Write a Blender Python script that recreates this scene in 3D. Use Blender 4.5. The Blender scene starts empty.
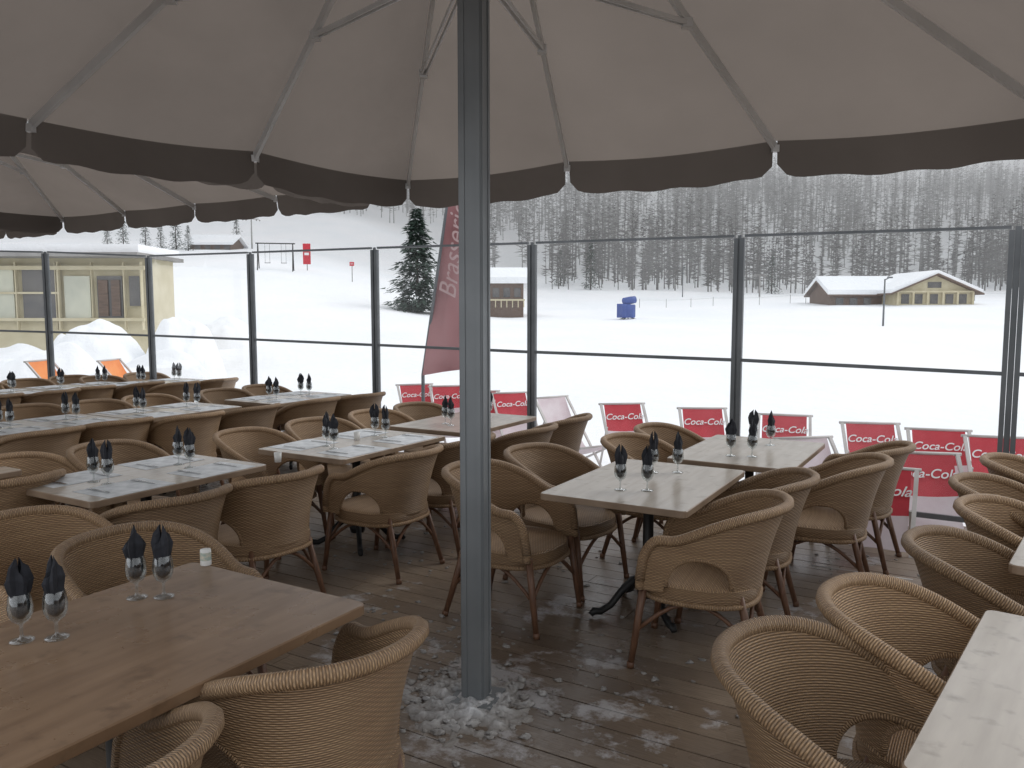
import bpy, math, random
import numpy as np
from mathutils import Vector, Matrix, Euler, noise as mnoise
random.seed(7); rng=np.random.default_rng(7)
D=bpy.data; scn=bpy.context.scene
F=800.0; CH=1.7; PITCH=math.atan(74/800)
# ---------- camera ----------
cd=D.cameras.new("camera"); cam=D.objects.new("camera",cd); scn.collection.objects.link(cam)
cam.location=(0,0,CH); cam.rotation_euler=(math.pi/2-PITCH,0,0)
cd.sensor_width=36; cd.lens=F*36/1024; cd.clip_end=3000; cd.clip_start=0.05
scn.camera=cam
def ray(px,py):
    u=(px-512)/F; v=(384-py)/F
    return (u, math.cos(PITCH)+v*math.sin(PITCH), -math.sin(PITCH)+v*math.cos(PITCH))
def gp(px,py,z=0):
    r=ray(px,py); t=(z-CH)/r[2]; return Vector((r[0]*t,r[1]*t,z))
def dp(px,py,y):
    r=ray(px,py); t=y/r[1]; return Vector((r[0]*t,y,CH+r[2]*t))
AX=Vector((.862,-.506,0)).normalized(); BX=Vector((.506,.862,0)).normalized()
ANG=math.atan2(AX.y,AX.x)
# ---------- materials ----------
def newmat(name):
    m=D.materials.new(name); m.use_nodes=True; nt=m.node_tree
    return m,nt,nt.nodes["Principled BSDF"]
def N(nt,t,**k):
    n=nt.nodes.new(t)
    for a,b in k.items(): setattr(n,a,b)
    return n
def math_(nt,op,a,b=None,c=None):
    n=nt.nodes.new("ShaderNodeMath"); n.operation=op
    for i,x in enumerate((a,b,c)):
        if x is None: continue
        if isinstance(x,(int,float)): n.inputs[i].default_value=x
        else: nt.links.new(x,n.inputs[i])
    return n.outputs[0]
def mixc(nt,f,a,b):
    n=nt.nodes.new("ShaderNodeMix"); n.data_type='RGBA'
    for i,x in ((0,f),(6,a),(7,b)):
        if isinstance(x,(int,float)): n.inputs[i].default_value=x
        elif isinstance(x,tuple): n.inputs[i].default_value=(*x,1)
        else: nt.links.new(x,n.inputs[i])
    return n.outputs[2]
def noise(nt,scale,detail=4,stretch=None,coord='Object',rough=.5):
    tc=N(nt,"ShaderNodeTexCoord"); src=tc.outputs[coord]
    if stretch:
        mp=N(nt,"ShaderNodeMapping"); mp.inputs['Scale'].default_value=stretch
        nt.links.new(src,mp.inputs[0]); src=mp.outputs[0]
    n=N(nt,"ShaderNodeTexNoise"); n.inputs['Scale'].default_value=scale; n.inputs['Detail'].default_value=detail
    n.inputs['Roughness'].default_value=rough
    nt.links.new(src,n.inputs['Vector']); return n.outputs['Fac']
def ramp(nt,f,lo,hi):
    n=N(nt,"ShaderNodeMapRange"); n.inputs['From Min'].default_value=lo; n.inputs['From Max'].default_value=hi
    nt.links.new(f,n.inputs[0]); return n.outputs[0]
def bump(nt,b,h,strength=.3,dist=.01):
    n=N(nt,"ShaderNodeBump"); n.inputs['Strength'].default_value=strength; n.inputs['Distance'].default_value=dist
    nt.links.new(h,n.inputs['Height']); nt.links.new(n.outputs[0],b.inputs['Normal'])
def nm(name,c1,c2,scale=5,rough=.6,metal=0,bmp=0,stretch=None,bd=.01,detail=4,rvar=0):
    m,nt,b=newmat(name)
    f=noise(nt,scale,detail,stretch); f2=ramp(nt,f,.3,.7)
    nt.links.new(mixc(nt,f2,c1,c2),b.inputs['Base Color'])
    b.inputs['Roughness'].default_value=rough; b.inputs['Metallic'].default_value=metal
    if rvar:
        nt.links.new(math_(nt,'MULTIPLY_ADD',f2,rvar,rough-rvar/2),b.inputs['Roughness'])
    if bmp: bump(nt,b,f,bmp,bd)
    return m
M={}
M['alu']=nm("grey_painted_metal",(.17,.185,.195),(.22,.235,.245),3,.4,.3)
M['fence']=nm("fence_metal",(.105,.115,.122),(.15,.16,.17),4,.45,.3)
M['rib']=nm("rib_metal",(.52,.52,.52),(.64,.64,.64),3,.4,.15)
M['iron']=nm("cast_iron",(.015,.015,.016),(.03,.03,.03),10,.45,.3,.2)
M['leg']=nm("chair_leg_wood",(.10,.047,.026),(.18,.09,.05),12,.45,0,.1,(6,6,1))
M['napkin']=nm("black_napkin",(.012,.013,.018),(.025,.027,.035),30,.85,0,.3)
M['white']=nm("white_plastic",(.7,.7,.68),(.8,.8,.78),5,.5)
M['salt']=nm("label_print",(.25,.4,.38),(.7,.62,.5),60,.5)
M['paper']=nm("placemat_paper",(.42,.44,.46),(.72,.74,.76),14,.5,0,0,None,.01,6)
M['steel']=nm("steel",(.5,.5,.5),(.6,.6,.6),5,.25,1)
M['red']=nm("red_cloth",(.48,.03,.045),(.60,.05,.07),6,.7,0,.2)
M['pinkw']=nm("pale_cloth",(.62,.5,.53),(.75,.68,.7),4,.8,0,.2)
M['orange']=nm("orange_cloth",(.75,.22,.06),(.85,.32,.1),4,.8)
M['blue']=nm("blue_padding",(.03,.06,.24),(.05,.10,.34),2,.6)
M['banner']=nm("faded_red_banner",(.29,.13,.135),(.38,.19,.195),1.5,.8)
M['bletter']=nm("faded_lettering",(.42,.28,.28),(.5,.36,.36),1.5,.8)
M['bark']=nm("bark",(.06,.05,.045),(.12,.1,.09),8,.9,0,.4)
M['beige']=nm("beige_wall",(.52,.46,.30),(.62,.56,.40),2,.8)
M['brownwall']=nm("brown_timber",(.10,.07,.055),(.18,.12,.09),3,.8,0,.2,(1,1,8))
M['dark']=nm("dark_glass",(.07,.07,.075),(.15,.14,.13),1,.15)
M['warmglass']=nm("window_glass_warm",(.38,.40,.34),(.62,.62,.5),.8,.15)
M['roof']=nm("roof_grey",(.25,.24,.23),(.34,.33,.32),2,.8)
m_,nt_,b_=newmat("white_lettering"); b_.inputs['Base Color'].default_value=(.8,.8,.8,1); b_.inputs['Roughness'].default_value=.7; M['letter']=m_
def mk_snow(name,forestshade=False):
    m,nt,b=newmat(name)
    big=noise(nt,.12,5); sm=noise(nt,1.3,8,None,'Object',.6)
    c=mixc(nt,ramp(nt,big,.35,.65),(.87,.895,.92),(.93,.935,.95))
    if forestshade:  # shade under the distant trees, mixed as grey into the snow colour
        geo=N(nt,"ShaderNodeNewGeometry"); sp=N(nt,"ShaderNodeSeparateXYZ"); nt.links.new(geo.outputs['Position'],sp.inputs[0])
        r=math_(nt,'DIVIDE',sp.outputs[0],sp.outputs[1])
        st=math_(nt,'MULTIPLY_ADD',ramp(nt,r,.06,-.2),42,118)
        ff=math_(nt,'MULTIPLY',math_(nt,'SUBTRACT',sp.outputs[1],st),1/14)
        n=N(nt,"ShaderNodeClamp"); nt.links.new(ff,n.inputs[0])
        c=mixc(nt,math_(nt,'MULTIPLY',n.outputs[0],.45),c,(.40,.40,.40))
    nt.links.new(c,b.inputs['Base Color']); b.inputs['Roughness'].default_value=.8
    b.inputs['Specular IOR Level'].default_value=.2
    h=math_(nt,'ADD',math_(nt,'MULTIPLY',big,4.0),sm)
    bump(nt,b,h,.45,.25); return m
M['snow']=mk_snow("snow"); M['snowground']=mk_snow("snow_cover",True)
def mk_clump():
    m,nt,b=newmat("wet_snow")
    f=noise(nt,26,5); tc=N(nt,"ShaderNodeTexCoord"); sp=N(nt,"ShaderNodeSeparateXYZ"); nt.links.new(tc.outputs['Object'],sp.inputs[0])
    hz=ramp(nt,sp.outputs[2],.0,.05)
    c=mixc(nt,ramp(nt,f,.35,.65),(.46,.48,.51),(.82,.84,.87))
    c=mixc(nt,hz,(.25,.23,.21),c)
    nt.links.new(c,b.inputs['Base Color'])
    b.inputs['Roughness'].default_value=.3
    bump(nt,b,f,.8,.02); return m
M['clump']=mk_clump()
def mk_weave(name,ca,cb):
    m,nt,b=newmat(name)
    uv=N(nt,"ShaderNodeUVMap"); sp=N(nt,"ShaderNodeSeparateXYZ"); nt.links.new(uv.outputs[0],sp.inputs[0])
    u,v=sp.outputs[0],sp.outputs[1]
    R=.0075; S=.030
    vr=math_(nt,'DIVIDE',v,R); row=math_(nt,'FLOOR',vr); fr=math_(nt,'FRACT',vr)
    strand=math_(nt,'SINE',math_(nt,'MULTIPLY',fr,math.pi))
    par=math_(nt,'MULTIPLY',math_(nt,'MODULO',row,2.0),math.pi)
    over=math_(nt,'SINE',math_(nt,'ADD',math_(nt,'MULTIPLY',u,2*math.pi/S),par))
    over01=math_(nt,'MULTIPLY_ADD',over,.5,.5)
    h=math_(nt,'MULTIPLY',strand,math_(nt,'MULTIPLY_ADD',over01,.65,.35))
    var=noise(nt,9,3); wn=N(nt,"ShaderNodeTexWhiteNoise",noise_dimensions='1D'); nt.links.new(row,wn.inputs['W'])
    oi=N(nt,"ShaderNodeObjectInfo")
    base=mixc(nt,math_(nt,'ADD',math_(nt,'MULTIPLY',wn.outputs[0],.5),math_(nt,'MULTIPLY',var,.6)),ca,cb)
    col=mixc(nt,math_(nt,'POWER',h,.6),(.085,.052,.029),base)
    hs=N(nt,"ShaderNodeHueSaturation"); nt.links.new(col,hs.inputs['Color'])
    nt.links.new(math_(nt,'MULTIPLY_ADD',oi.outputs['Random'],.4,.83),hs.inputs['Value'])
    nt.links.new(hs.outputs[0],b.inputs['Base Color'])
    b.inputs['Roughness'].default_value=.48
    bump(nt,b,h,.9,.006); return m
M['weave']=mk_weave("woven_rattan",(.34,.21,.115),(.54,.36,.205))
def mk_canvas(name,c,tr,k):
    m,nt,b=newmat(name); nt.nodes.remove(b)
    out=nt.nodes["Material Output"]
    f=noise(nt,1.2,5); col=mixc(nt,ramp(nt,f,.3,.7),c,tuple(x*.85 for x in c))
    d=N(nt,"ShaderNodeBsdfDiffuse"); t=N(nt,"ShaderNodeBsdfTranslucent"); mx=N(nt,"ShaderNodeMixShader")
    nt.links.new(col,d.inputs[0]); col2=mixc(nt,ramp(nt,f,.3,.7),tr,tuple(x*.85 for x in tr)); nt.links.new(col2,t.inputs[0])
    mx.inputs[0].default_value=k
    nt.links.new(d.outputs[0],mx.inputs[1]); nt.links.new(t.outputs[0],mx.inputs[2]); nt.links.new(mx.outputs[0],out.inputs[0])
    f2=noise(nt,2.2,3,(1,1,1.5),'Object',.45); bn=N(nt,"ShaderNodeBump"); bn.inputs['Strength'].default_value=.5; bn.inputs['Distance'].default_value=.05
    nt.links.new(f2,bn.inputs['Height']); nt.links.new(bn.outputs[0],d.inputs['Normal']); nt.links.new(bn.outputs[0],t.inputs['Normal'])
    return m
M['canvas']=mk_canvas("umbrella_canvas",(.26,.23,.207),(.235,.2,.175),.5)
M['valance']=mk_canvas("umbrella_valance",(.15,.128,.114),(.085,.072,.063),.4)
def mk_pane():
    m,nt,b=newmat("clear_glass_pane"); nt.nodes.remove(b); out=nt.nodes["Material Output"]
    t=N(nt,"ShaderNodeBsdfTransparent"); t.inputs[0].default_value=(.98,.985,.985,1)
    df=N(nt,"ShaderNodeBsdfTranslucent"); df.inputs[0].default_value=(.85,.87,.88,1)
    m0=N(nt,"ShaderNodeMixShader"); nt.links.new(math_(nt,'MULTIPLY',ramp(nt,noise(nt,.9,5),.3,.7),.07),m0.inputs[0]); nt.links.new(t.outputs[0],m0.inputs[1]); nt.links.new(df.outputs[0],m0.inputs[2])
    g=N(nt,"ShaderNodeBsdfGlossy"); g.inputs['Roughness'].default_value=.02
    fr=N(nt,"ShaderNodeFresnel"); fr.inputs[0].default_value=1.18
    mx=N(nt,"ShaderNodeMixShader"); nt.links.new(fr.outputs[0],mx.inputs[0]); nt.links.new(m0.outputs[0],mx.inputs[1]); nt.links.new(g.outputs[0],mx.inputs[2])
    nt.links.new(mx.outputs[0],out.inputs[0]); return m
M['pane']=mk_pane()
def mk_glass():
    m,nt,b=newmat("drinking_glass"); nt.nodes.remove(b); out=nt.nodes["Material Output"]
    t=N(nt,"ShaderNodeBsdfTransparent"); t.inputs[0].default_value=(.88,.9,.9,1)
    g=N(nt,"ShaderNodeBsdfGlossy"); g.inputs['Roughness'].default_value=.03
    lw=N(nt,"ShaderNodeLayerWeight"); lw.inputs[0].default_value=.35
    mx=N(nt,"ShaderNodeMixShader"); nt.links.new(math_(nt,'MULTIPLY_ADD',lw.outputs['Facing'],.6,.06),mx.inputs[0])
    nt.links.new(t.outputs[0],mx.inputs[1]); nt.links.new(g.outputs[0],mx.inputs[2])
    nt.links.new(mx.outputs[0],out.inputs[0]); return m
M['glass']=mk_glass()
def mk_top(name,c1,c2,r,amp=.28):
    m,nt,b=newmat(name)
    f=noise(nt,3,6,(8,1,1)); sp=noise(nt,14,5)
    col=mixc(nt,ramp(nt,f,.3,.7),c1,c2); col=mixc(nt,ramp(nt,sp,.58,.75),col,tuple(x*.75 for x in c1))
    nt.links.new(col,b.inputs['Base Color'])
    nt.links.new(math_(nt,'MULTIPLY_ADD',noise(nt,7,5),amp,r-.12),b.inputs['Roughness'])
    b.inputs['Specular IOR Level'].default_value=.6
    bump(nt,b,f,.06,.002); return m
M['top']=mk_top("pale_laminate",(.42,.375,.325),(.52,.47,.41),.18)
M['topwood']=mk_top("brown_wood_laminate",(.19,.115,.066),(.28,.18,.108),.28)
C1=gp(476.5,700,0); C1.z=0
def mk_deck():
    m,nt,b=newmat("wet_deck_boards")
    uv=N(nt,"ShaderNodeUVMap"); sp=N(nt,"ShaderNodeSeparateXYZ"); nt.links.new(uv.outputs[0],sp.inputs[0])
    g=noise(nt,9,6,(1,14,14)); 
    base=mixc(nt,sp.outputs[0],(.24,.18,.13),(.36,.28,.205))
    col=mixc(nt,ramp(nt,g,.35,.7),base,(.18,.133,.096))
    w=noise(nt,.9,5); wet=ramp(nt,w,.42,.62)
    col=mixc(nt,math_(nt,'MULTIPLY',wet,.6),col,(.10,.076,.057))
    s=noise(nt,2.1,9,None,'Object',.68)
    geo=N(nt,"ShaderNodeNewGeometry"); vd=N(nt,"ShaderNodeVectorMath",operation='DISTANCE')
    nt.links.new(geo.outputs['Position'],vd.inputs[0]); vd.inputs[1].default_value=(C1.x-.05,C1.y-.0,0)
    near=ramp(nt,vd.outputs['Value'],1.1,.0)
    col=mixc(nt,math_(nt,'MULTIPLY',near,.6),col,(.075,.055,.043))
    s2=math_(nt,'ADD',s,math_(nt,'MULTIPLY',near,.12))
    sm=ramp(nt,s2,.585,.65)
    col=mixc(nt,math_(nt,'MULTIPLY',sm,.5),col,(.62,.63,.66))
    nt.links.new(col,b.inputs['Base Color'])
    nt.links.new(math_(nt,'MULTIPLY_ADD',wet,-.38,.52),b.inputs['Roughness'])
    hh=math_(nt,'ADD',g,math_(nt,'MULTIPLY',sm,1.5))
    bump(nt,b,hh,.35,.006); return m
M['deck']=mk_deck()
M['larch']=nm("winter_larch",(.12,.115,.11),(.20,.195,.19),.15,.9)
M['needle']=nm("conifer_needles",(.025,.05,.035),(.06,.09,.07),.5,.9)
# ---------- mesh builder ----------
class MB:
    def __init__(s): s.v=[];s.f=[];s.m=[];s.uv=[];s.sm=[]
    def face(s,idx,mat=0,uv=None,smooth=False):
        s.f.append(idx); s.m.append(mat); s.uv.append(uv); s.sm.append(smooth)
    def grid(s,P,mat=0,UV=None,smooth=True):
        o=len(s.v); R=len(P);C=len(P[0])
        for r in P: s.v.extend([tuple(p) for p in r])
        for i in range(R-1):
            for j in range(C-1):
                uv=None
                if UV: uv=[UV[i][j],UV[i][j+1],UV[i+1][j+1],UV[i+1][j]]
                s.face([o+i*C+j,o+i*C+j+1,o+(i+1)*C+j+1,o+(i+1)*C+j],mat,uv,smooth)
    def tube(s,pts,r,n=8,mat=0,caps=True,smooth=True,sq=None):
        pts=[Vector(p) for p in pts]; k=len(pts)
        if not isinstance(r,(list,tuple)): r=[r]*k
        o=len(s.v); L=0; prev=None; Ls=[]
        for i,p in enumerate(pts):
            t=(pts[min(i+1,k-1)]-pts[max(i-1,0)]).normalized()
            if prev is None:
                up=Vector((0,0,1)) if abs(t.z)<.9 else Vector((0,1,0))
                a=t.cross(up).normalized()
            else: a=(prev-t*prev.dot(t)).normalized()
            prev=a; b=t.cross(a)
            if i: L+=(p-pts[i-1]).length
            Ls.append(L)
            for j in range(n):
                th=2*math.pi*(j+.5)/n
                s.v.append(tuple(p+(a*math.cos(th)+b*math.sin(th))*r[i]))
        for i in range(k-1):
            for j in range(n):
                j2=(j+1)%n; cr=2*math.pi*r[i]/n
                s.face([o+i*n+j,o+i*n+j2,o+(i+1)*n+j2,o+(i+1)*n+j],mat,[(j*cr,Ls[i]),((j+1)*cr,Ls[i]),((j+1)*cr,Ls[i+1]),(j*cr,Ls[i+1])],smooth)
        if caps:
            s.face([o+j for j in range(n)][::-1],mat); s.face([o+(k-1)*n+j for j in range(n)],mat)
    def box(s,c,size,mat=0,R=None,uv=None):
        o=len(s.v); c=Vector(c); R=R or Matrix.Identity(3)
        for x in(-.5,.5):
            for y in(-.5,.5):
                for z in(-.5,.5): s.v.append(tuple(c+R@Vector((x*size[0],y*size[1],z*size[2]))))
        for q in ([0,1,3,2],[4,6,7,5],[0,4,5,1],[2,3,7,6],[0,2,6,4],[1,5,7,3]):
            s.face([o+i for i in q],mat,[uv]*4 if uv else None)
    def bar(s,a,b,w,h,mat=0):
        a=Vector(a);b=Vector(b);d=b-a; R=d.to_track_quat('Y','Z').to_matrix()
        s.box((a+b)/2,(w,d.length,h),mat,R)
    def lathe(s,prof,n=16,mat=0,c=(0,0,0)):
        P=[]
        for r,z in prof:
            P.append([(c[0]+r*math.cos(2*math.pi*j/n),c[1]+r*math.sin(2*math.pi*j/n),c[2]+z) for j in range(n+1)])
        s.grid(P,mat)
    def prism(s,poly,fn,a,b,mat=0):
        o=len(s.v);n=len(poly)
        for p in poly: s.v.append(tuple(fn(p[0],p[1],a)))
        for p in poly: s.v.append(tuple(fn(p[0],p[1],b)))
        s.face([o+i for i in range(n)][::-1],mat); s.face([o+n+i for i in range(n)],mat)
        for i in range(n):
            j=(i+1)%n; s.face([o+i,o+j,o+n+j,o+n+i],mat)
    def mesh(s,name,mats):
        me=D.meshes.new(name); me.from_pydata(s.v,[],s.f)
        for m in mats: me.materials.append(M[m] if isinstance(m,str) else m)
        me.polygons.foreach_set("material_index",s.m); me.polygons.foreach_set("use_smooth",s.sm)
        if any(s.uv):
            l=me.uv_layers.new(name="UVMap"); k=[]
            for f,u in zip(s.f,s.uv):
                if u: 
                    for q in u: k.extend(q)
                else: k.extend([0,0]*len(f))
            l.data.foreach_set("uv",k)
        me.update(); return me
    def obj(s,name,mats,parent=None,loc=(0,0,0),rz=0):
        return place(s.mesh(name,mats),name,loc,rz,parent)
def place(me,name,loc=(0,0,0),rz=0,parent=None):
    o=D.objects.new(name,me); scn.collection.objects.link(o); o.location=loc; o.rotation_euler=(0,0,rz)
    if parent: o.parent=parent
    return o
def empty(name,loc=(0,0,0),rz=0): return place(None,name,loc,rz)
def sstep(a,b,x):
    t=max(0,min(1,(x-a)/(b-a))); return t*t*(3-2*t)
# ---------- world & sun ----------
w=D.worlds.new("World"); scn.world=w; w.use_nodes=True; nt=w.node_tree
bg=nt.nodes["Background"]; sky=N(nt,"ShaderNodeTexSky"); sky.sky_type='NISHITA'; sky.sun_disc=False
SE,SR=math.radians(42),math.radians(60)
sky.sun_elevation=SE; sky.sun_rotation=SR
hs=N(nt,"ShaderNodeHueSaturation"); hs.inputs['Saturation'].default_value=.15; nt.links.new(sky.outputs[0],hs.inputs['Color'])
nt.links.new(mixc(nt,.85,hs.outputs[0],(7.5,7.7,8.0)),bg.inputs['Color']); bg.inputs['Strength'].default_value=.145
ld=D.lights.new("sun","SUN"); ld.energy=.9; ld.angle=math.radians(30); ld.color=(1,.98,.95)
sun=D.objects.new("sun",ld); scn.collection.objects.link(sun)
sd=Vector((math.sin(SR)*math.cos(SE),math.cos(SR)*math.cos(SE),math.sin(SE)))
sun.rotation_euler=sd.to_track_quat('Z','Y').to_euler()
scn.view_settings.view_transform='Standard'; scn.view_settings.look='None'; scn.view_settings.exposure=0
# mist: a real body of hazy air over the slope
m,nt,b=newmat("mist"); nt.nodes.remove(b)
vs=N(nt,"ShaderNodeVolumeScatter"); vs.inputs['Color'].default_value=(1,1,1,1); vs.inputs['Density'].default_value=.0062
nt.links.new(vs.outputs[0],nt.nodes["Material Output"].inputs['Volume']); M['mist']=m
b=MB(); b.box((0,262,26),(800,360,64)); b.obj("mist",["mist"])
# ---------- terrain ----------
SN=-.45
def zt(x,y):
    ys=[-60,12,30,70,110,135,200,260,340,700]; zs=[SN,SN,.0,1.9,4.4,8,26,40,46,48]
    z=float(np.interp(y,ys,zs)); 
    r=x/max(y,10)
    z+=6.0*sstep(-.0,-.32,r)*sstep(28,115,y)
    z-=1.2*sstep(.1,.5,r)*sstep(100,160,y)
    z+=.35*math.sin(x*.09+1)*math.sin(y*.07)*sstep(14,60,y)+.05*math.sin(x*.9+y*.3)*sstep(9,14,y)
    return z
def spread(n,m,p): 
    t=np.linspace(-1,1,n); return np.sign(t)*np.abs(t)**p*m
xs=spread(181,520,2.0); ys=np.concatenate([np.linspace(-40,12,14)[:-1],12+(np.linspace(0,1,150)**1.7)*690])
P=[[(x,y,zt(x,y)) for x in xs] for y in ys]
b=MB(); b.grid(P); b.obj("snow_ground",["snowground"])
# ---------- forest ----------
def forest(name,n,fn_pos,nb,mat):
    V=[];Fc=[];o=0
    for _ in range(n):
        x,y,h=fn_pos(); z0=zt(x,y)-.3; tr=.011*h
        lean=rng.normal(0,.012,2)*h
        base=np.array([[math.cos(a)*tr,math.sin(a)*tr,0] for a in (0,2.1,4.2)]+[[lean[0],lean[1],h]])
        t=rng.uniform(.15,.99,nb)**.9; az=rng.uniform(0,2*math.pi,nb)
        L=((1-t)**.75*.16+.015)*h*rng.uniform(.6,1.2,nb)*rng.uniform(.75,1.2); wv=rng.uniform(.04,.11,nb)
        cz=t*h
        q=np.zeros((nb,3,3)); 
        q[:,0,0]=lean[0]*t; q[:,0,1]=lean[1]*t; q[:,0,2]=cz-wv
        q[:,1]=q[:,0]; q[:,1,2]=cz+wv
        q[:,2,0]=q[:,0,0]+L*np.cos(az); q[:,2,1]=q[:,0,1]+L*np.sin(az); q[:,2,2]=cz+L*rng.uniform(-.25,.45,nb)
        pts=np.concatenate([base,q.reshape(-1,3)])+np.array([x,y,z0])
        V.append(pts)
        fc=np.concatenate([np.array([[0,1,3],[1,2,3],[2,0,3]]),4+np.arange(nb*3).reshape(-1,3)])+o
        Fc.append(fc); o+=len(pts)
    V=np.concatenate(V);Fc=np.concatenate(Fc)
    me=D.meshes.new(name); me.vertices.add(len(V)); me.vertices.foreach_set("co",V.ravel())
    me.loops.add(len(Fc)*3); me.loops.foreach_set("vertex_index",Fc.ravel().astype(np.int32))
    me.polygons.add(len(Fc)); me.polygons.foreach_set("loop_start",np.arange(0,len(Fc)*3,3,dtype=np.int32))
    me.update(calc_edges=True); me.validate(); me.materials.append(M[mat])
    return place(me,name)
def pos_all():
    while True:
        y=rng.uniform(112,300); x=rng.uniform(-.72,.8)*y; r=x/y
        if r<.04 and y<125+40*sstep(.04,-.2,r): continue
        if mnoise.noise(Vector((x*.03,y*.03,0)))<-.22: continue
        return x,y,rng.uniform(7,14.5)
forest("distant_forest",2900,pos_all,44,"larch")
def pos_edge():
    y=rng.uniform(104,124); x=rng.uniform(.04,.8)*y
    return x,y,rng.uniform(4.5,11)
forest("distant_forest_edge",260,pos_edge,60,"larch")
def conifer(x,y,h,n=1600,z=None,wd=.2):
    b=MB(); b.tube([(0,0,-.5),(0,0,h*.5),(0,0,h)],[.02*h,.012*h,.002*h],6,0)
    for _ in range(n):
        t=random.random()**1.25*.93+.06; az=random.uniform(0,6.283)
        lay=math.sin(t*38+az*.5)*.5+.5
        R=(1-t)**.8*wd*h*(.55+.6*lay)*random.uniform(.5,1.1)*(1+.25*math.sin(az*3+t*11))+.05
        rr=R*random.uniform(.35,1); s=.03*h*random.uniform(.6,1.3)
        c=Vector((math.cos(az)*rr,math.sin(az)*rr,t*h-rr*.3)); d=Vector((math.cos(az),math.sin(az),-.3+random.uniform(-.3,.3)))
        sd_=Vector((-math.sin(az),math.cos(az),random.uniform(-.5,.5)))
        o=len(b.v); b.v+= [tuple(c-sd_*s*.5),tuple(c+sd_*s*.5),tuple(c+d*s*1.6)]
        b.face([o,o+1,o+2],1 if random.random()>.04 else 2)
    return b.obj("conifer_tree",["bark","needle","snow"],loc=(x,y,zt(x,y) if z is None else z))
conifer((418-512)/800*56,56,7.2,5200,None,.36)
for px,yy,h in ((112,95,3.2),(128,97,4.2),(150,98,3.8),(165,98,3.2),(180,99,4.6),(192,96,3.0),(590,104,6),(770,104,5),(240,118,4),(560,112,5)):
    x=(px-512)/800*yy; conifer(x,yy,h,800,None,.3)
# ---------- buildings ----------
def slab_roof(b,x0,x1,y0,y1,zw,zr,axis,mat,th,ov,lift=0):
    if axis=='x':
        ym=(y0+y1)/2
        for sgn,ye in ((-1,y0-ov),(1,y1+ov)):
            ze=zw-(zr-zw)*ov/((y1-y0)/2)
            poly=[(ye,ze+lift),(ym,zr+lift),(ym,zr+lift+th),(ye,ze+lift+th)]
            b.prism(poly,lambda p,q,a:(a,p,q),x0-ov,x1+ov,mat)
    else:
        xm=(x0+x1)/2
        for xe in (x0-ov,x1+ov):
            ze=zw-(zr-zw)*ov/((x1-x0)/2)
            poly=[(xe,ze+lift),(xm,zr+lift),(xm,zr+lift+th),(xe,ze+lift+th)]
            b.prism(poly,lambda p,q,a:(p,a,q),y0-ov,y1+ov,mat)
def gable_body(b,x0,x1,y0,y1,z0,zw,zr,axis,mat):
    if axis=='x':
        b.prism([(y0,z0),(y1,z0),(y1,zw),((y0+y1)/2,zr),(y0,zw)],lambda p,q,a:(a,p,q),x0,x1,mat)
    else:
        b.prism([(x0,z0),(x1,z0),(x1,zw),((x0+x1)/2,zr),(x0,zw)],lambda p,q,a:(p,a,q),y0,y1,mat)
e=empty("wooden_chalet",(34*.18-.1,72*.18,1.6*.18+.1)); e.scale=(.82,.82,.82); zb=1.0
b=MB(); gable_body(b,27,36,71,77,zb,3.3,4.7,'x',0); b.obj("walls",["brownwall"],e)
b=MB(); gable_body(b,32.6,40.6,68,76,zb,3.5,5.2,'y',0); b.obj("front_gable",["beige"],e)
b=MB(); slab_roof(b,27,34,71,77,3.3,4.7,'x',0,.15,.5,.01); slab_roof(b,32.6,40.6,68,76,3.5,5.2,'y',0,.15,.8,.01); b.obj("roof",["brownwall"],e)
b=MB(); slab_roof(b,27,34,71,77,3.3,4.7,'x',0,.5,.45,.17); slab_roof(b,32.6,40.6,68.1,76,3.5,5.2,'y',0,.36,.75,.17); b.obj("roof_snow",["snow"],e)
b=MB()
for x in (33.6,35.0,36.6,38.2,39.6): b.box((x,67.97,2.75),(.8,.06,1.0),0)
b.box((36.6,67.97,4.2),(1.4,.06,.6),0)
for x in (28,29.5,31): b.box((x,70.97,2.5),(.8,.06,.8),0)
b.obj("windows",["dark"],e)
b=MB()
for x in (32.7,34.3,35.8,37.4,38.9,40.5): b.box((x,67.7,2.5),(.2,.16,2.0),0)
b.box((36.6,67.7,3.5),(8,.14,.18),0); b.obj("porch_posts",["beige"],e)
e=empty("snowy_cabin"); p=dp(490,302,60); x0=p.x; z0=p.z-1.2
b=MB(); gable_body(b,x0,x0+2.5,60,64,z0,z0+2.7,z0+3.4,'x',0); b.obj("walls",["brownwall"],e)
b=MB(); slab_roof(b,x0,x0+2.5,60,64,z0+2.7,z0+3.4,'x',0,.45,.4,.01); b.obj("roof_snow",["snow"],e)
b=MB(); 
for i in range(3): b.box((x0+.45+i*.8,59.97,z0+1.9),(.5,.06,.7),0)
b.obj("windows",["dark"],e)
b=MB(); b.box((x0+1.25,59.6,z0+1.35),(2.7,.06,.12)); [b.box((x0+i*.42,59.6,z0+1.1),(.07,.07,.6)) for i in range(7)]; b.obj("balcony",["beige"],e)
e=empty("hillside_lodge"); p=dp(190,250,100); x0=p.x; z0=p.z-1
b=MB(); gable_body(b,x0,x0+5,100,105,z0,z0+1.8,z0+2.8,'x',0); b.obj("walls",["brownwall"],e)
b=MB(); slab_roof(b,x0,x0+5,100,105,z0+1.8,z0+2.8,'x',0,.3,.5,.01); b.obj("roof_snow",["snow"],e)
b=MB(); [b.box((x0+1+i*1.2,99.95,z0+1.3),(.7,.08,.6),0) for i in range(4)]; b.obj("windows",["dark"],e)
e=empty("restaurant_building"); YB=25.0
xl=dp(-260,300,YB).x; xr=dp(146,300,YB).x; zb=-.6; zt_=dp(70,258,YB).z
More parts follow.
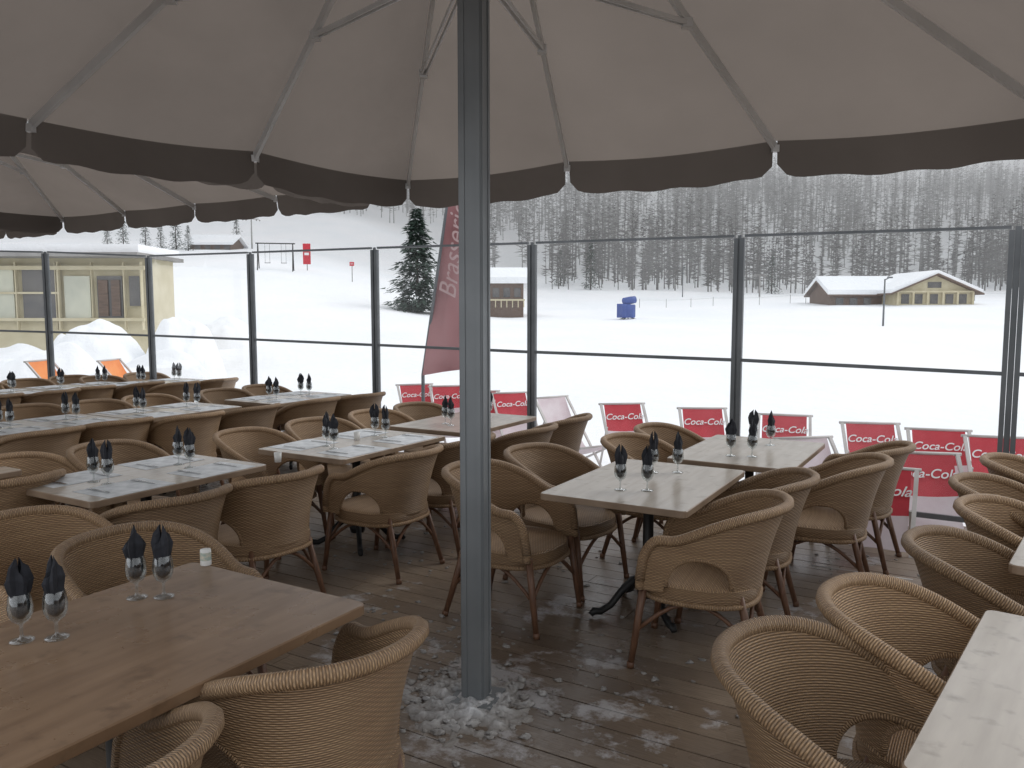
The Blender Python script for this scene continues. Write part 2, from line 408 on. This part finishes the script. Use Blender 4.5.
b=MB(); b.box(((xl+xr)/2,YB+1.1,(zb+zt_)/2),(xr-xl,2,zt_-zb),0)
b.obj("walls",["beige"],e)
b=MB(); b.box(((xl+xr)/2-.1,YB+.8,zt_+.06),(xr-xl+.6,3.4,.12),0); b.box(((xl+xr)/2-.1,YB+.9,zt_+.25),(xr-xl+.4,3.0,.26),1); b.obj("roof",["roof","snow"],e)
def bx(px0,px1,py0,py1,off,th,bb_,mat=0):
    a=dp(px0,py0,YB); c=dp(px1,py1,YB); bb_.box(((a.x+c.x)/2,YB-off,(a.z+c.z)/2),(c.x-a.x,th,a.z-c.z),mat)
b=MB()
for i in range(7): bx(-230+i*42,-230+i*42+36,270,318,.0,.06,b,0 if i%2 else 1)
bx(64,92,276,318,.0,.06,b,0); bx(97,124,276,318,.0,.06,b,1); bx(129,141,276,306,.0,.06,b,1)
b.obj("windows",["warmglass","dark"],e)
b=MB(); bx(99,110,280,316,.06,.05,b); bx(112,122,280,316,.06,.05,b); b.obj("door",["brownwall"],e)
b=MB()
for i in range(8): bx(-236+i*42,-231+i*42,262,330,.06,.14,b)
for px in (58,94,126,143): bx(px-2,px+2,262,330,.06,.14,b)
bx(-260,146,266,270,.09,.1,b); bx(-260,60,292,294,.07,.1,b); bx(-260,146,318,321,.09,.12,b)
b.obj("window_frames",["beige"],e)
def bank(px,y,w,h,dpth,seed):
    b=MB(); P=[]; x0=(px-512)/800*y; zb=zt(x0,y)-.3; n=44
    for i in range(n):
        r=[]
        for j in range(n):
            u=i/(n-1)*2-1; v=j/(n-1)*2-1
            k=max(0,1-(u*u+v*v)); k=k**.62
            nz=mnoise.fractal(Vector((u*1.5+seed,v*1.5,seed*3)),1.3,2.1,3)*.38
            r.append((u*w/2,v*dpth/2,h*k*(1+nz)))
        P.append(r)
    b.grid(P); b.obj("snow_bank",["snow"],loc=(x0,y,zb))
bank(92,21,3.2,1.85,3,1.2); bank(184,22,2.2,2.1,3,3.1); bank(50,20,3.6,1.2,3,5); bank(140,19,4.4,1.1,3,2); bank(225,34,4,1.3,4,2.2); bank(0,22,5,1.2,3,4.2)
# ---------- hillside equipment, posts, signs ----------
def pylon(px,y,h):
    x=(px-512)/800*y; z=zt(x,y)-.2
    b=MB(); b.tube([(0,0,0),(0,0,h)],[.10,.07],8); b.bar((-.9,0,h),(.9,0,h),.1,.1)
    for s in(-1,1):
        for k in (-.2,.2): b.tube([(s*.85+k-.02,-.06,h-.16),(s*.85+k+.02,.06,h-.16)],.09,8)
    b.obj("ski_lift_pylon",["roof"],loc=(x,y,z),rz=.5)
pylon(255,105,4); pylon(758,90,2.6)
x=(278-512)/800*72; z=zt(x,72)
b=MB(); 
for s in(-1.5,1.5):
    b.tube([(s,-.8,-.2),(s,0,2.3)],.05,6); b.tube([(s,.8,-.2),(s,0,2.3)],.05,6); b.tube([(s,-.45,1.0),(s,.45,1.0)],.03,6)
b.tube([(-1.7,0,2.3),(1.7,0,2.3)],.05,6)
for s in(-.7,.7):
    for k in(-.2,.2): b.tube([(s+k,0,2.3),(s+k,0,.6)],.012,5)
    b.box((s,0,.58),(.5,.2,.04))
b.obj("swing_frame",["iron"],loc=(x,72,z),rz=.2)
def sign(px,py,y,w,h):
    p=dp(px,py,y); zb=zt(p.x,y); e=empty("piste_sign",(p.x,y,zb))
    b=MB(); b.tube([(0,0,-.2),(0,0,p.z-zb+h*.4)],.04,6); b.obj("post",["roof"],e)
    b=MB(); b.box((0,-.09,p.z-zb),(w,.05,h)); b.box((0,-.125,p.z-zb),(w*.6,.012,h*.12),1); b.obj("panel",["red","letter"],e)
sign(307,254,75,.7,1.9); sign(352,264,72,.4,.35)
def lamp(px,ptop,pbot,y):
    p=dp(px,ptop,y); z=zt(p.x,y); b=MB()
    b.tube([(0,0,-.3),(0,0,p.z-z)],[.06,.04],8); b.bar((0,0,p.z-z-.05),(.0,-.5,p.z-z+.05),.06,.05); b.box((0,-.6,p.z-z+.06),(.16,.35,.08))
    b.obj("lamp_post",["fence"],loc=(p.x,y,z))
lamp(885,279,325,46); lamp(683,268,300,90)
yb=58; p=dp(628,304,yb); zb=zt(p.x,yb)-.1; e=empty("snow_cannon",(p.x,yb,zb+.1),.4)
b=MB(); b.lathe([(.0,.1),(.50,.1),(.54,.2),(.54,.95),(.50,1.05),(0,1.05)],12); b.box((-.35,0,.6),(.7,.75,1.0)); b.obj("padding",["blue"],e)
b=MB(); b.tube([(-.5,-.2,1.3),(.1,-.2,1.35),(.45,-.2,1.4)],[.22,.28,.26],12); b.tube([(0,0,1.0),(0,-.1,1.35)],.08,6); b.obj("barrel",["blue"],e)
b=MB(); 
for s in(-1,1): b.tube([(0,0,.2),(s*.6,-.3,-.05)],.04,6); b.tube([(0,0,.2),(s*.4,.6,-.05)],.04,6)
b.obj("stand",["fence"],e)
b=MB(); pts=[]
for i in range(24):
    px=640+i*24+random.uniform(-5,5); y=74+i*.2; x=(px-512)/800*y; z=zt(x,y); b.tube([(x,y,z-.1),(x,y,z+.8)],.025,5); pts.append((x,y,z+.7))
b.tube(pts,.008,4); b.obj("piste_rope_fence",["roof"])
# feather banner
y=11.0; pb=dp(423,392,y); e=empty("feather_banner",(0,0,0))
b=MB(); b.tube([(pb.x,y,SN-.1),tuple(dp(423,375,y)),tuple(dp(447,205,y)),tuple(dp(452,185,y))],[.03,.025,.02,.012],8); b.obj("pole",["fence"],e)
b=MB(); P=[]
for i in range(25):
    t=i/24; r=[]
    L=dp(447+(423-447)*t,205+(375-205)*t,y); Rr=dp(486+(488-486)*t,195+(366-195)*t,y+.15)
    for j in range(11):
        u=j/10; q=L.lerp(Rr,u); q.y+=.06*math.sin(u*7+t*5)+.02*math.sin(u*15-t*9); r.append(q)
    P.append(r)
b.grid(P); b.obj("cloth",["banner"],e)
tc=D.curves.new("banner_lettering","FONT"); tc.body="Brasserie"; tc.size=.34; tc.shear=.35; tc.extrude=.002; tc.materials.append(M['bletter'])
to=place(tc,"lettering",dp(455,300,y-.12),0,e); to.rotation_euler=(math.pi/2,-math.radians(82),0)
# ---------- deck ----------
FB=6.95
b=MB(); bw=.142; bb=-3.5
while bb<FB+.1:
    a=-16-random.random()*2
    while a<9:
        L=random.uniform(2.6,4.2); b.box((a+L/2,bb+bw/2,-.015+random.uniform(-.001,.001)),(L-.004,bw-.007,.03),0,None,(random.random(),random.random())); a+=L
    bb+=bw
deck=b.obj("wooden_deck",["deck"],rz=ANG)
b=MB(); b.box((-3.5,1.8,-.25),(25,10.6,.36)); b.obj("deck_substructure",["brownwall"],rz=ANG)
# ---------- fence ----------
posts=[]
K=13.6
for px in (1290,1012,737,532,376,253,152):
    y=F*K/(px+838); x=(px-512)/F*y; posts.append((Vector((x,y,0)),px))
lines={1290:(218,388),1012:(227,374),737:(236,360),532:(243,352),376:(248,345),253:(252.5,339.5),152:(256,335.5),50:(252,332),-60:(250,329)}
posts.append((Vector(((50-512)/F*11.3,11.3,0)),50)); posts.append((Vector(((-60-512)/F*11.6,11.6,0)),-60))
e=empty("glass_windbreak")
bp=MB(); bg_=MB(); br=MB()
tops=[]
for p,px in posts:
    t,m=lines[px]; zt1=dp(px,t,p.y).z; zm=dp(px,m,p.y).z; tops.append((zt1,zm))
for i,(p,px) in enumerate(posts):
    d=(posts[min(i+1,len(posts)-1)][0]-posts[max(i-1,0)][0]).normalized(); h=tops[i][0]+.03
    R=Matrix.Rotation(math.atan2(d.y,d.x),3,'Z'); g=.026 if px!=1012 else .04
    for s in(-1,1): bp.box(p+d*s*g+Vector((0,0,(h-.1)/2-.05)),(.034,.045,h+.1),0,R)
    bp.box(p+Vector((0,0,h/2)),(g,.02,h*.98),0,R)
    bp.box(p+Vector((0,0,.006)),(.16,.12,.012),0,R)
for i in range(len(posts)-1):
    a,bq=posts[i][0],posts[i+1][0]; d=(bq-a).normalized()
    a2=a+d*.045; b2=bq-d*.045; (ta,ma),(tb,mb)=tops[i],tops[i+1]
    z=lambda p,h: Vector((p.x,p.y,h))
    br.bar(z(a2,ta),z(b2,tb),.03,.022); br.bar(z(a2,ma),z(b2,mb),.034,.028); br.bar(z(a2,.1),z(b2,.1),.03,.04)
    for (l1,l2,h1,h2) in ((ma+.016,mb+.016,ta-.014,tb-.014),(.12,.12,ma-.016,mb-.016)):
        o=len(bg_.v); bg_.v+=[tuple(z(a2,l1)),tuple(z(b2,l2)),tuple(z(b2,h2)),tuple(z(a2,h1))]; bg_.face([o,o+1,o+2,o+3])
bp.obj("posts",["fence"],e); br.obj("rails",["fence"],e); bg_.obj("panes",["pane"],e)
# ---------- umbrellas ----------
def umbrella(C,hubz,pts,lowz,tj,sag=.05,vh=.205):
    e=empty("patio_umbrella",(0,0,0)); hub=Vector((C.x,C.y,hubz)); n=len(pts)
    b=MB(); v=MB(); fr=MB()
    for i in range(n):
        p0,p1=pts[i],pts[(i+1)%n]; P=[]
        for a in range(23):
            t=.02+.98*a/22; r=[]
            for c in range(17):
                u=c/16; q=p0.lerp(p1,u); s=math.sin(math.pi*u)
                q=q+(Vector((C.x,C.y,q.z))-q)*.018*s
                w=hub.lerp(q,t); w.z+= .035-sag*s*t*(1-.3*t)+(.004*math.sin(a*1.1+i)*s+.004*math.sin(u*19+a*.7+i*3)*s)*(1-t*.6)*(a<22)
                r.append(w)
            P.append(r)
        b.grid(P)
        NC=24; rows=[[] for _ in range(7)]
        out=((p0+p1)/2-Vector((C.x,C.y,p0.z))).normalized(); out.z=0
        for c in range(NC+1):
            u=.008+.984*c/NC; q=p0.lerp(p1,u); s=math.sin(math.pi*u)
            q=q+(Vector((C.x,C.y,q.z))-q)*.018*s; q.z+=.038-sag*s*.7
            e1=min(u,1-u)*(p1-p0).length; rr=.11
            h=vh if e1>rr else vh-rr*(1-math.sqrt(max(0,1-((rr-e1)/rr)**2)))
            h+=.007*math.sin(u*23+i)
            for k in range(7):
                kk=k/6; rows[k].append(q+Vector((0,0,-h*kk))+out*(.002+.010*kk+.014*kk*math.sin(u*9+i*2)+.007*kk*math.sin(u*31)))
        v.grid(rows)
        end=p0.copy(); fr.bar(hub+Vector((0,0,-.03)),end,.022,.042)
        j=hub.lerp(p0,tj); j.z-=.03
        ctr=Vector((C.x,C.y,lowz)); dd=(j-ctr); sd_=Vector((-dd.y,dd.x,0)).normalized()*.013
        fr.bar(ctr+sd_,j+sd_,.008,.024); fr.bar(ctr-sd_,j-sd_,.008,.024)
        fr.box(j,(.05,.05,.045),0)
        fr.box(p0+Vector((0,0,-.01)),(.04,.04,.04),0)
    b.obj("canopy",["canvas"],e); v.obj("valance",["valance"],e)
    fr.lathe([(.06,-.08),(.13,-.08),(.13,.03),(.06,.03)],16,0,(C.x,C.y,hubz-.03)); fr.lathe([(.065,-.07),(.14,-.07),(.14,.05),(.065,.05)],16,0,(C.x,C.y,lowz))
    fr.obj("ribs",["rib"],e)
    b=MB(); s=.098; R=Matrix.Rotation(ANG+math.radians(12),3,'Z')
    b.box((C.x,C.y,hubz/2),(s,s,hubz-.0),0,R)
    for k in range(4):
        Rk=R@Matrix.Rotation(k*math.pi/2,3,'Z')
        for sx in(-.034,.034): b.box(Vector((C.x,C.y,hubz/2+.01))+Rk@Vector((sx,s/2+.002,0)),(.02,.004,hubz-.04),0,Rk)
    b.box((C.x,C.y,.012),(.2,.2,.02),0,R)
    b.obj("pole",["alu"],e)
    return e
EZ=2.65
def G(px,py): return gp(px,py,EZ)
P1,P2,P3,P4,P5,P6=[G(*q) for q in ((30,126),(255,157),(408,185),(567,167),(775,147),(1062,120))]
opp=lambda p: Vector((2*C1.x-p.x,2*C1.y-p.y,EZ))
pts=[opp(P6),P1,P2,P3,P4,P5,P6,opp(P1),opp(P2),opp(P3),opp(P4),opp(P5)]
hubz=dp(476,-300,C1.y).z; lowz=dp(476,-40,C1.y).z
umbrella(C1,hubz,pts,lowz,.62)
E2=2.80; R0=gp(276,199,E2); S=1.22; c0=R0+AX*S*1.0
sq=[]
f=c0-AX*4*S; g=f-BX*4*S; h=g+AX*4*S
for k in range(4): sq.append(c0-AX*S*k)
for k in range(4): sq.append(f-BX*S*k)
for k in range(4): sq.append(g+AX*S*k)
for k in range(4): sq.append(h+BX*S*k)
C2=(c0+g)/2; C2.z=0
umbrella(C2,3.75,sq,3.1,.6,.03,.2)
off=-AX*5.0
umbrella(C2+off,3.75,[q+off for q in sq],3.1,.6,.03,.2)
# ---------- chair ----------
def build_chair():
    b=MB(); W=.285; cy=-.02; st=.24; arc=math.pi*W; T=2*st+arc
    def plan(s):
        if s<st: return Vector((-W,cy+st-s,0)),Vector((-1,0,0))
        if s>st+arc: return Vector((W,cy+(s-st-arc),0)),Vector((1,0,0))
        a=(s-st)/W; return Vector((-W*math.cos(a),cy-W*math.sin(a),0)),Vector((-math.cos(a),-math.sin(a),0))
    def ztop(s):
        k=math.sin(math.pi*s/T); z=.645+.155*sstep(.3,1,k)
        e=min(s,T-s)
        if e<.10: z-= .20*(1-math.sqrt(max(0,1-((.10-e)/.10)**2)))
        return z
    def zlow(s):
        z=.40
        for c in (.27,T-.27):
            d=abs(s-c)/.15
            if d<1: z=max(z,.425+.145*math.sqrt(1-d*d))
        return z
    def pos(s,z):
        p,n=plan(s); back=sstep(.4,1,math.sin(math.pi*s/T))
        fl=.022+.03*back; k=max(0,(z-.40)/.4)
        p=p+n*fl*k*k*1.2+Vector((0,-.045*back*k,0)); p.z=z; return p
    NS=88; ss=[T*i/NS for i in range(NS+1)]
    P=[];UV=[]
    for s in ss:
        lo,hi=zlow(s),ztop(s); r=[];u=[]
        for k in range(9):
            z=lo+(hi-lo)*k/8; r.append(pos(s,z)); u.append((s,z))
        P.append(r);UV.append(u)
    b.grid(P,0,UV)
    P2=[]
    for i,s in enumerate(ss):
        n=plan(s)[1]; P2.append([p-n*.014 for p in P[i]])
    b.grid(P2,0,UV)
    b.tube([pos(s,ztop(s)) for s in ss],.024,8,0)
    for c in (.27,T-.27):
        b.tube([pos(c+.15*math.cos(a),.425+.145*math.sin(a))-plan(c)[1]*.007 for a in np.linspace(0,math.pi,17)],.011,6,0)
    for s in (0.0,T):
        b.tube([pos(s,.40),pos(s,ztop(s))],.021,8,0)
    out=[]
    for a in np.linspace(0,2*math.pi,41)[:-1]:
        c,s_=math.cos(a),math.sin(a); x=.275*math.copysign(abs(c)**.75,c); y=-.02+(.285 if s_>0 else .272)*math.copysign(abs(s_)**.8,s_)
        out.append(Vector((x,y,0)))
    out.append(out[0])
    rings=[(.0,.442),(.4,.440),(.8,.436),(.95,.431),(1.0,.42),(1.012,.40),(1.0,.36),(.96,.35)]
    P=[[Vector((p.x*k,(p.y+.02)*k-.02,z)) for p in out] for k,z in rings]
    UV=[]
    Lc=0;ls=[0]
    for i in range(1,len(out)): Lc+=(out[i]-out[i-1]).length; ls.append(Lc)
    for ri,(k,z) in enumerate(rings):
        if ri<5: UV.append([(p.x*k,p.y*k) for p in out])
        else: UV.append([(l,z) for l in ls])
    b.grid(P[:5],0,UV[:5]); UV2=[[(l,.43) for l in ls]]+UV[5:]; b.grid(P[4:],0,UV2)
    b.tube([Vector((p.x*1.01,(p.y+.02)*1.01-.02,.35)) for p in out],.013,6,0)
    legs=[((-.245,.21),(-.262,.265)),((.245,.21),(.262,.265)),((-.19,-.22),(-.235,-.33)),((.19,-.22),(.235,-.33))]
    for (x,y),(x2,y2) in legs:
        b.tube([(x,y,.41),((x+x2)/2,(y+y2)/2,.2),(x2,y2,0)],[.019,.018,.0145],8,1)
        b.tube([(x2*.96+x*.04,y2*.96+y*.04,.03),(x2,y2,0)],.018,8,1)
    def brace(p,q):
        p=Vector(p);q=Vector(q); pts=[]
        for t in np.linspace(0,1,11):
            r=p.lerp(q,t); r.z=.19+.15*math.sin(math.pi*t); pts.append(r)
        b.tube(pts,.0105,6,1)
    L=[Vector((x*.55+x2*.45,y*.55+y2*.45,.2)) for (x,y),(x2,y2) in legs]
    brace(L[0],L[1]);brace(L[0],L[2]);brace(L[1],L[3]);brace(L[2],L[3])
    return b.mesh("rattan_armchair",["weave","leg"])
chair_me=build_chair()
def chair(p,face,jit=.16):
    a=math.atan2(-face.x,face.y)+random.uniform(-jit,jit)
    return place(chair_me,"rattan_armchair",(p.x,p.y,.001),a)
# ---------- table ----------
def build_table(name,top,lx=.79,ly=1.14):
    b=MB(); h=.75; th=.032
    def rr(k,z):
        pts=[];r=.03
        for cx,cy,a0 in ((1,1,0),(-1,1,90),(-1,-1,180),(1,-1,270)):
            for a in (0,30,60,90):
                t=math.radians(a0+a); pts.append((cx*(lx/2-r)+math.cos(t)*(r+k),cy*(ly/2-r)+math.sin(t)*(r+k),z))
        pts.append(pts[0]); return pts
    b.grid([rr(-.004,h),rr(0,h-.004),rr(0,h-th),rr(-.004,h-th-.003)],1,None,False)
    o=len(b.v); b.v+=rr(-.004,h)[:-1]; b.face(list(range(o,o+16)),0)
    o=len(b.v); b.v+=rr(-.004,h-th-.003)[:-1]; b.face(list(range(o,o+16))[::-1],1)
    b.box((0,0,h-.046),(.4,.5,.02),2)
    b.lathe([(.075,h-.056),(.05,h-.08),(.03,h-.14),(.03,.36),(.045,.34),(.045,.3),(.034,.26),(.04,.16),(.06,.13),(.05,.09),(.0,.09)],14,2)
    for k in range(4):
        a=math.pi/4+k*math.pi/2; dx,dy=math.cos(a),math.sin(a)*1.0
        prof=[(.03,.20),(.09,.19),(.16,.13),(.22,.06),(.28,.03),(.32,.035),(.34,.015)]
        b.tube([(dx*r,dy*r,z) for r,z in prof],[.024,.024,.02,.019,.02,.022,.015],8,2)
    return b.mesh(name,[top,"topedge",'iron'])
M['topedge']=nm("table_edge",(.20,.14,.095),(.30,.22,.155),6,.35,0)
tb_pale=build_table("dining_table","top"); tb_wood=build_table("wooden_dining_table","topwood",.86,1.22)
tb_wood.materials[1]=M['topwood']
b=MB(); b.lathe([(0,.0),(.032,.0),(.033,.003),(.02,.006),(.006,.011),(.0045,.02),(.0045,.045),(.009,.052),(.024,.062),(.032,.08),(.0335,.1),(.031,.125),(.0275,.142)],18,0)
b.lathe([(.0268,.142),(.0302,.125),(.0325,.1),(.031,.081),(.022,.065),(0,.058)],18,0)
glass_me=b.mesh("wine_glass",["glass"])
def napk(seed):
    b=MB(); n=20; P=[]
    for k,(r,z) in enumerate([(.006,.066),(.019,.078),(.024,.10),(.022,.125),(.026,.15),(.030,.18),(.022,.205),(.006,.218)]):
        row=[]
        for j in range(n+1):
            a=2*math.pi*j/n; m=1+.28*math.cos(a*5+seed)*(k/7+.2)
            zz=z+ (.03*math.cos(a*2+seed*1.3) if k>4 else 0)*(k-4)/3
            if k>3: row.append((r*m*math.cos(a)*1.15,r*m*math.sin(a)*.75,zz))
            else: row.append((min(r*m,.026)*math.cos(a),min(r*m,.026)*math.sin(a),zz))
        P.append(row)
    b.grid(P,0,None,False); return b.mesh("napkin",["napkin"])
naps=[napk(i) for i in range(6)]
def glass(p,z=.7505):
    g=place(glass_me,"wine_glass",(p.x,p.y,z),random.random()*6)
    place(random.choice(naps),"napkin",(0,0,0),random.random()*6,g)
b=MB(); b.box((0,0,.001),(.30,.40,.002)); mat_me=b.mesh("paper_placemat",["paper"])
b=MB()
b.box((.0,.0,.004),(.012,.11,.003)); b.box((.0,.09,.004),(.018,.09,.002))
b.box((.26,.0,.004),(.01,.12,.003)); b.box((.26,.08,.004),(.022,.03,.003))
for k in(-1,0,1): b.box((.26+k*.008,.115,.004),(.004,.045,.002))
cut_me=b.mesh("cutlery",["steel"])
def dress(C,mats=True):
    if mats:
        for sa in(-1,1):
            for sb in(-1,1):
                q=C+AX*sa*.235+BX*sb*.28; place(mat_me,"paper_placemat",(q.x,q.y,.7505),ANG+random.uniform(-.05,.05))
                q=q+BX*(-.13*sa); place(cut_me,"cutlery",(q.x,q.y,.7528),ANG+math.pi/2*sa)
    for sb in (-1,1):
        for sa in(-1,1):
            q=C+AX*(sa*.06+random.uniform(-.02,.02))+BX*(sb*.27+random.uniform(-.04,.04)); glass(q)
Z=.75
TL=[((649,481),0,1),((750,450),0,2),((145,474),1,0),((356,442),1,0),((466,421),0,0),
 ((38,424),1,0),((167,410),1,0),((290,397),1,0),((-12,394),1,0),((82,386),1,0),((160,382),1,0),((-120,480),0,0)]
for (px,py),mt,kk in TL:
    C=gp(px,py,Z); C.z=0
    place(tb_pale,"dining_table",(C.x,C.y,0),ANG+random.uniform(-.01,.01)); dress(C,bool(mt))
    for sa in(-1,1):
        for sb in(-1,1):
            oa=.50+random.uniform(-.03,.08)
            q=C+AX*sa*oa+BX*(sb*.31+random.uniform(-.03,.03))
            if kk==1 and sa==-1: q=q-AX*.10-BX*.08
            if kk==1 and sa==1: q=q-BX*.10-AX*.06
            chair(q,-AX*sa)
Fc=gp(368,603,Z); C=Fc-AX*.43-BX*.61; C.z=0
place(tb_wood,"wooden_dining_table",(C.x,C.y,0),ANG)
for px,py in ((137,598),(164,597),(22,641),(57,638)): glass(gp(px,py,Z))
def chairpx(px,py,face,zz=.82,back=.27,rot=0):
    p=gp(px,py,zz); p=p+face*back; p.z=0; chair(p,Matrix.Rotation(rot,3,'Z')@face,.07)
q=Fc-AX*.02-BX*.31; chair(q,Matrix.Rotation(-.25,3,'Z')@-AX,.0); q=Fc-AX*.07-BX*1.02; chair(q,Matrix.Rotation(-.1,3,'Z')@-AX,.0)
q=C-AX*.50+BX*.54; chair(q,AX,.05)
chairpx(20,516,AX)
b=MB(); b.lathe([(0,0),(.019,0),(.02,.003),(.02,.02)],14,0); b.lathe([(.02,.02),(.02,.05)],14,1); b.lathe([(.02,.05),(.019,.06),(.0,.062)],14,0)
p=gp(206,565,Z); b.obj("salt_shaker",["white","salt"],loc=(p.x,p.y,.7505))
b=MB(); b.lathe([(0,0),(.02,0),(.024,.06),(.022,.06),(.018,.004),(0,.004)],14); cup=b.mesh("white_cup",["white"])
for q in ((278,462),(357,440)): p=gp(*q,Z); place(cup,"white_cup",(p.x,p.y,.7505))
r8=math.radians(-8); A8=Matrix.Rotation(r8,3,'Z')@AX; B8=Matrix.Rotation(r8,3,'Z')@BX
Gc=gp(984,608,Z); C=Gc+A8*.40-B8*.57; place(tb_pale,"dining_table",(C.x,C.y,0),ANG+r8)
Gc=gp(1006,564,Z); C=Gc+A8*.40+B8*.57; place(tb_pale,"dining_table",(C.x,C.y,0),ANG+r8)
C=C+B8*1.35; place(tb_pale,"dining_table",(C.x,C.y,0),ANG+r8)
for px,py in ((782,644),(876,592),(950,538),(995,504),(985,480),(1012,458)): chairpx(px,py,A8)
# ---------- deckchairs ----------
def build_dc(name,mats):
    b=MB(); w=.27
    for s in(-1,1):
        b.bar((s*w,-.42,1.0),(s*w,.42,.02),.03,.022,0); b.bar((s*(w+.03),.55,.46),(s*(w+.03),-.42,.02),.03,.022,0)
        b.bar((s*(w-.02),-.20,.74),(s*(w-.02),-.62,.02),.022,.018,0)
    for y,z in((-.42,1.0),(.55,.46),(-.42,.02),(.42,.02),(-.62,.02)): b.tube([(-w-.03,y,z),(w+.03,y,z)],.014,8,0)
    ctl=[(-.42,1.0),(-.33,.84),(-.235,.68),(-.12,.50),(.03,.36),(.2,.30),(.38,.36),(.55,.46)]
    def row(y,z,inset=.035): return [(x,y,z-.02*(1-(x/w)**2)+.018) for x in np.linspace(-w+inset,w-inset,7)]
    P=[row(*c) for c in ctl]
    b.grid(P[:3],1); b.grid(P[2:],2)
    return b.mesh(name,mats)
M['dcframe']=nm("deckchair_frame",(.45,.42,.4),(.6,.58,.56),5,.5)
dc=build_dc("deckchair",["dcframe","red","pinkw"]); dco=build_dc("deckchair",["dcframe","orange","orange"]); dcw=build_dc("deckchair",["dcframe","pinkw","pinkw"])
tc=D.curves.new("lettering","FONT"); tc.body="Coca-Cola"; tc.size=.112; tc.shear=.35; tc.align_x='CENTER'; tc.align_y='CENTER'; tc.extrude=.001; tc.offset=.001; tc.materials.append(M['letter'])
def deckchair(px,ptop,rot=0,me=dc,y=None,text=True,sc=1.0):
    p=gp(px,ptop,SN+1.0) if y is None else dp(px,ptop,y)
    zz=zt(p.x,p.y)-.02
    o=place(me,"deckchair",(p.x,p.y,zz),math.pi+rot); o.scale=(sc,)*3
    if text:
        t=place(tc,"lettering",(0,0,0),0,o)
        n=Vector((0,.16,.095)).normalized(); up=Vector((0,-.095,.16)).normalized(); x=up.cross(n)
        t.rotation_euler=Matrix((x,up,n)).transposed().to_euler(); t.location=Vector((0,-.325,.84))+n*.02
    return o
for px,pt,r in ((422,387,.35),(453,388,.3),(520,394,.3),(632,406,.15),(710,411,.05),(785,418,-.35),(881,427,-.2),(948,434,-.25),(1012,442,-.2),(486,393,.3)):
    deckchair(px,pt,r+random.uniform(-.08,.08))
deckchair(570,398,.6,dcw,text=False)
deckchair(938,460,-.2); deckchair(872,474,-.5); deckchair(830,443,.2,dcw,text=False)
deckchair(66,338,1.5,dco,14,False,1.25); deckchair(136,338,1.5,dco,14.5,False,1.25)
# ---------- snow clumps ----------
def lumps(name,items,mound):
    b=MB()
    for x,y,r in items:
        ph=random.random()*9; P=[]; nr,nc=7,11; fl=random.uniform(.4,.95)
        for i in range(nr+1):
            th=math.pi*i/nr; row=[]
            for j in range(nc+1):
                a=2*math.pi*(j%nc)/nc; k=1+.30*math.sin(2*a+ph+th*2)+.2*math.sin(5*th+a*3+ph*2)+.14*math.sin(a*5-th*4+ph*3)
                if i in(0,nr): k=1
                row.append((x+r*k*math.sin(th)*math.cos(a),y+r*k*math.sin(th)*math.sin(a)*.9,r*.25*fl+r*fl*.6*k*math.cos(th)))
            P.append(row)
        b.grid(P)
    cx,cy,R,H=mound; n=64; P=[]
    for i in range(n):
        row=[]
        for j in range(n):
            u=i/(n-1)*2-1; v=j/(n-1)*2-1; d=math.sqrt(u*u+v*v)
            nz=mnoise.fractal(Vector((u*5,v*5,3.1)),.7,2.1,5)
            row.append((cx+u*R,cy+v*R,max(-.01,H*(1-d*1.15)+nz*.035*max(0,1.2-d)-.008)))
        P.append(row)
    b.grid(P)
    b.obj(name,["clump"])
it=[]
for _ in range(300):
    a=random.uniform(0,6.283); rr=.06+abs(random.gauss(0,.15))
    it.append((C1.x-.03+math.cos(a)*rr*1.1,C1.y-.03+math.sin(a)*rr,random.choice((random.uniform(.006,.02),random.uniform(.012,.04)))*(1.15-min(rr,.4)*1.6)))
for (px,py,n,sp) in ((440,640,30,.12),(445,668,50,.12),(430,700,30,.1),(500,640,14,.1),(545,690,12,.15),(640,665,10,.2),(545,560,25,.2),(400,560,35,.25),(560,600,12,.2),(860,560,30,.3),(500,530,40,.25),(420,480,30,.3),(380,620,30,.2),(700,700,14,.3)):
    q=gp(px,py,0)
    for _ in range(n): it.append((q.x+random.gauss(0,sp),q.y+random.gauss(0,sp),random.uniform(.004,.018)))
lumps("snow_clumps",it,(C1.x-.05,C1.y-.04,.38,.045))
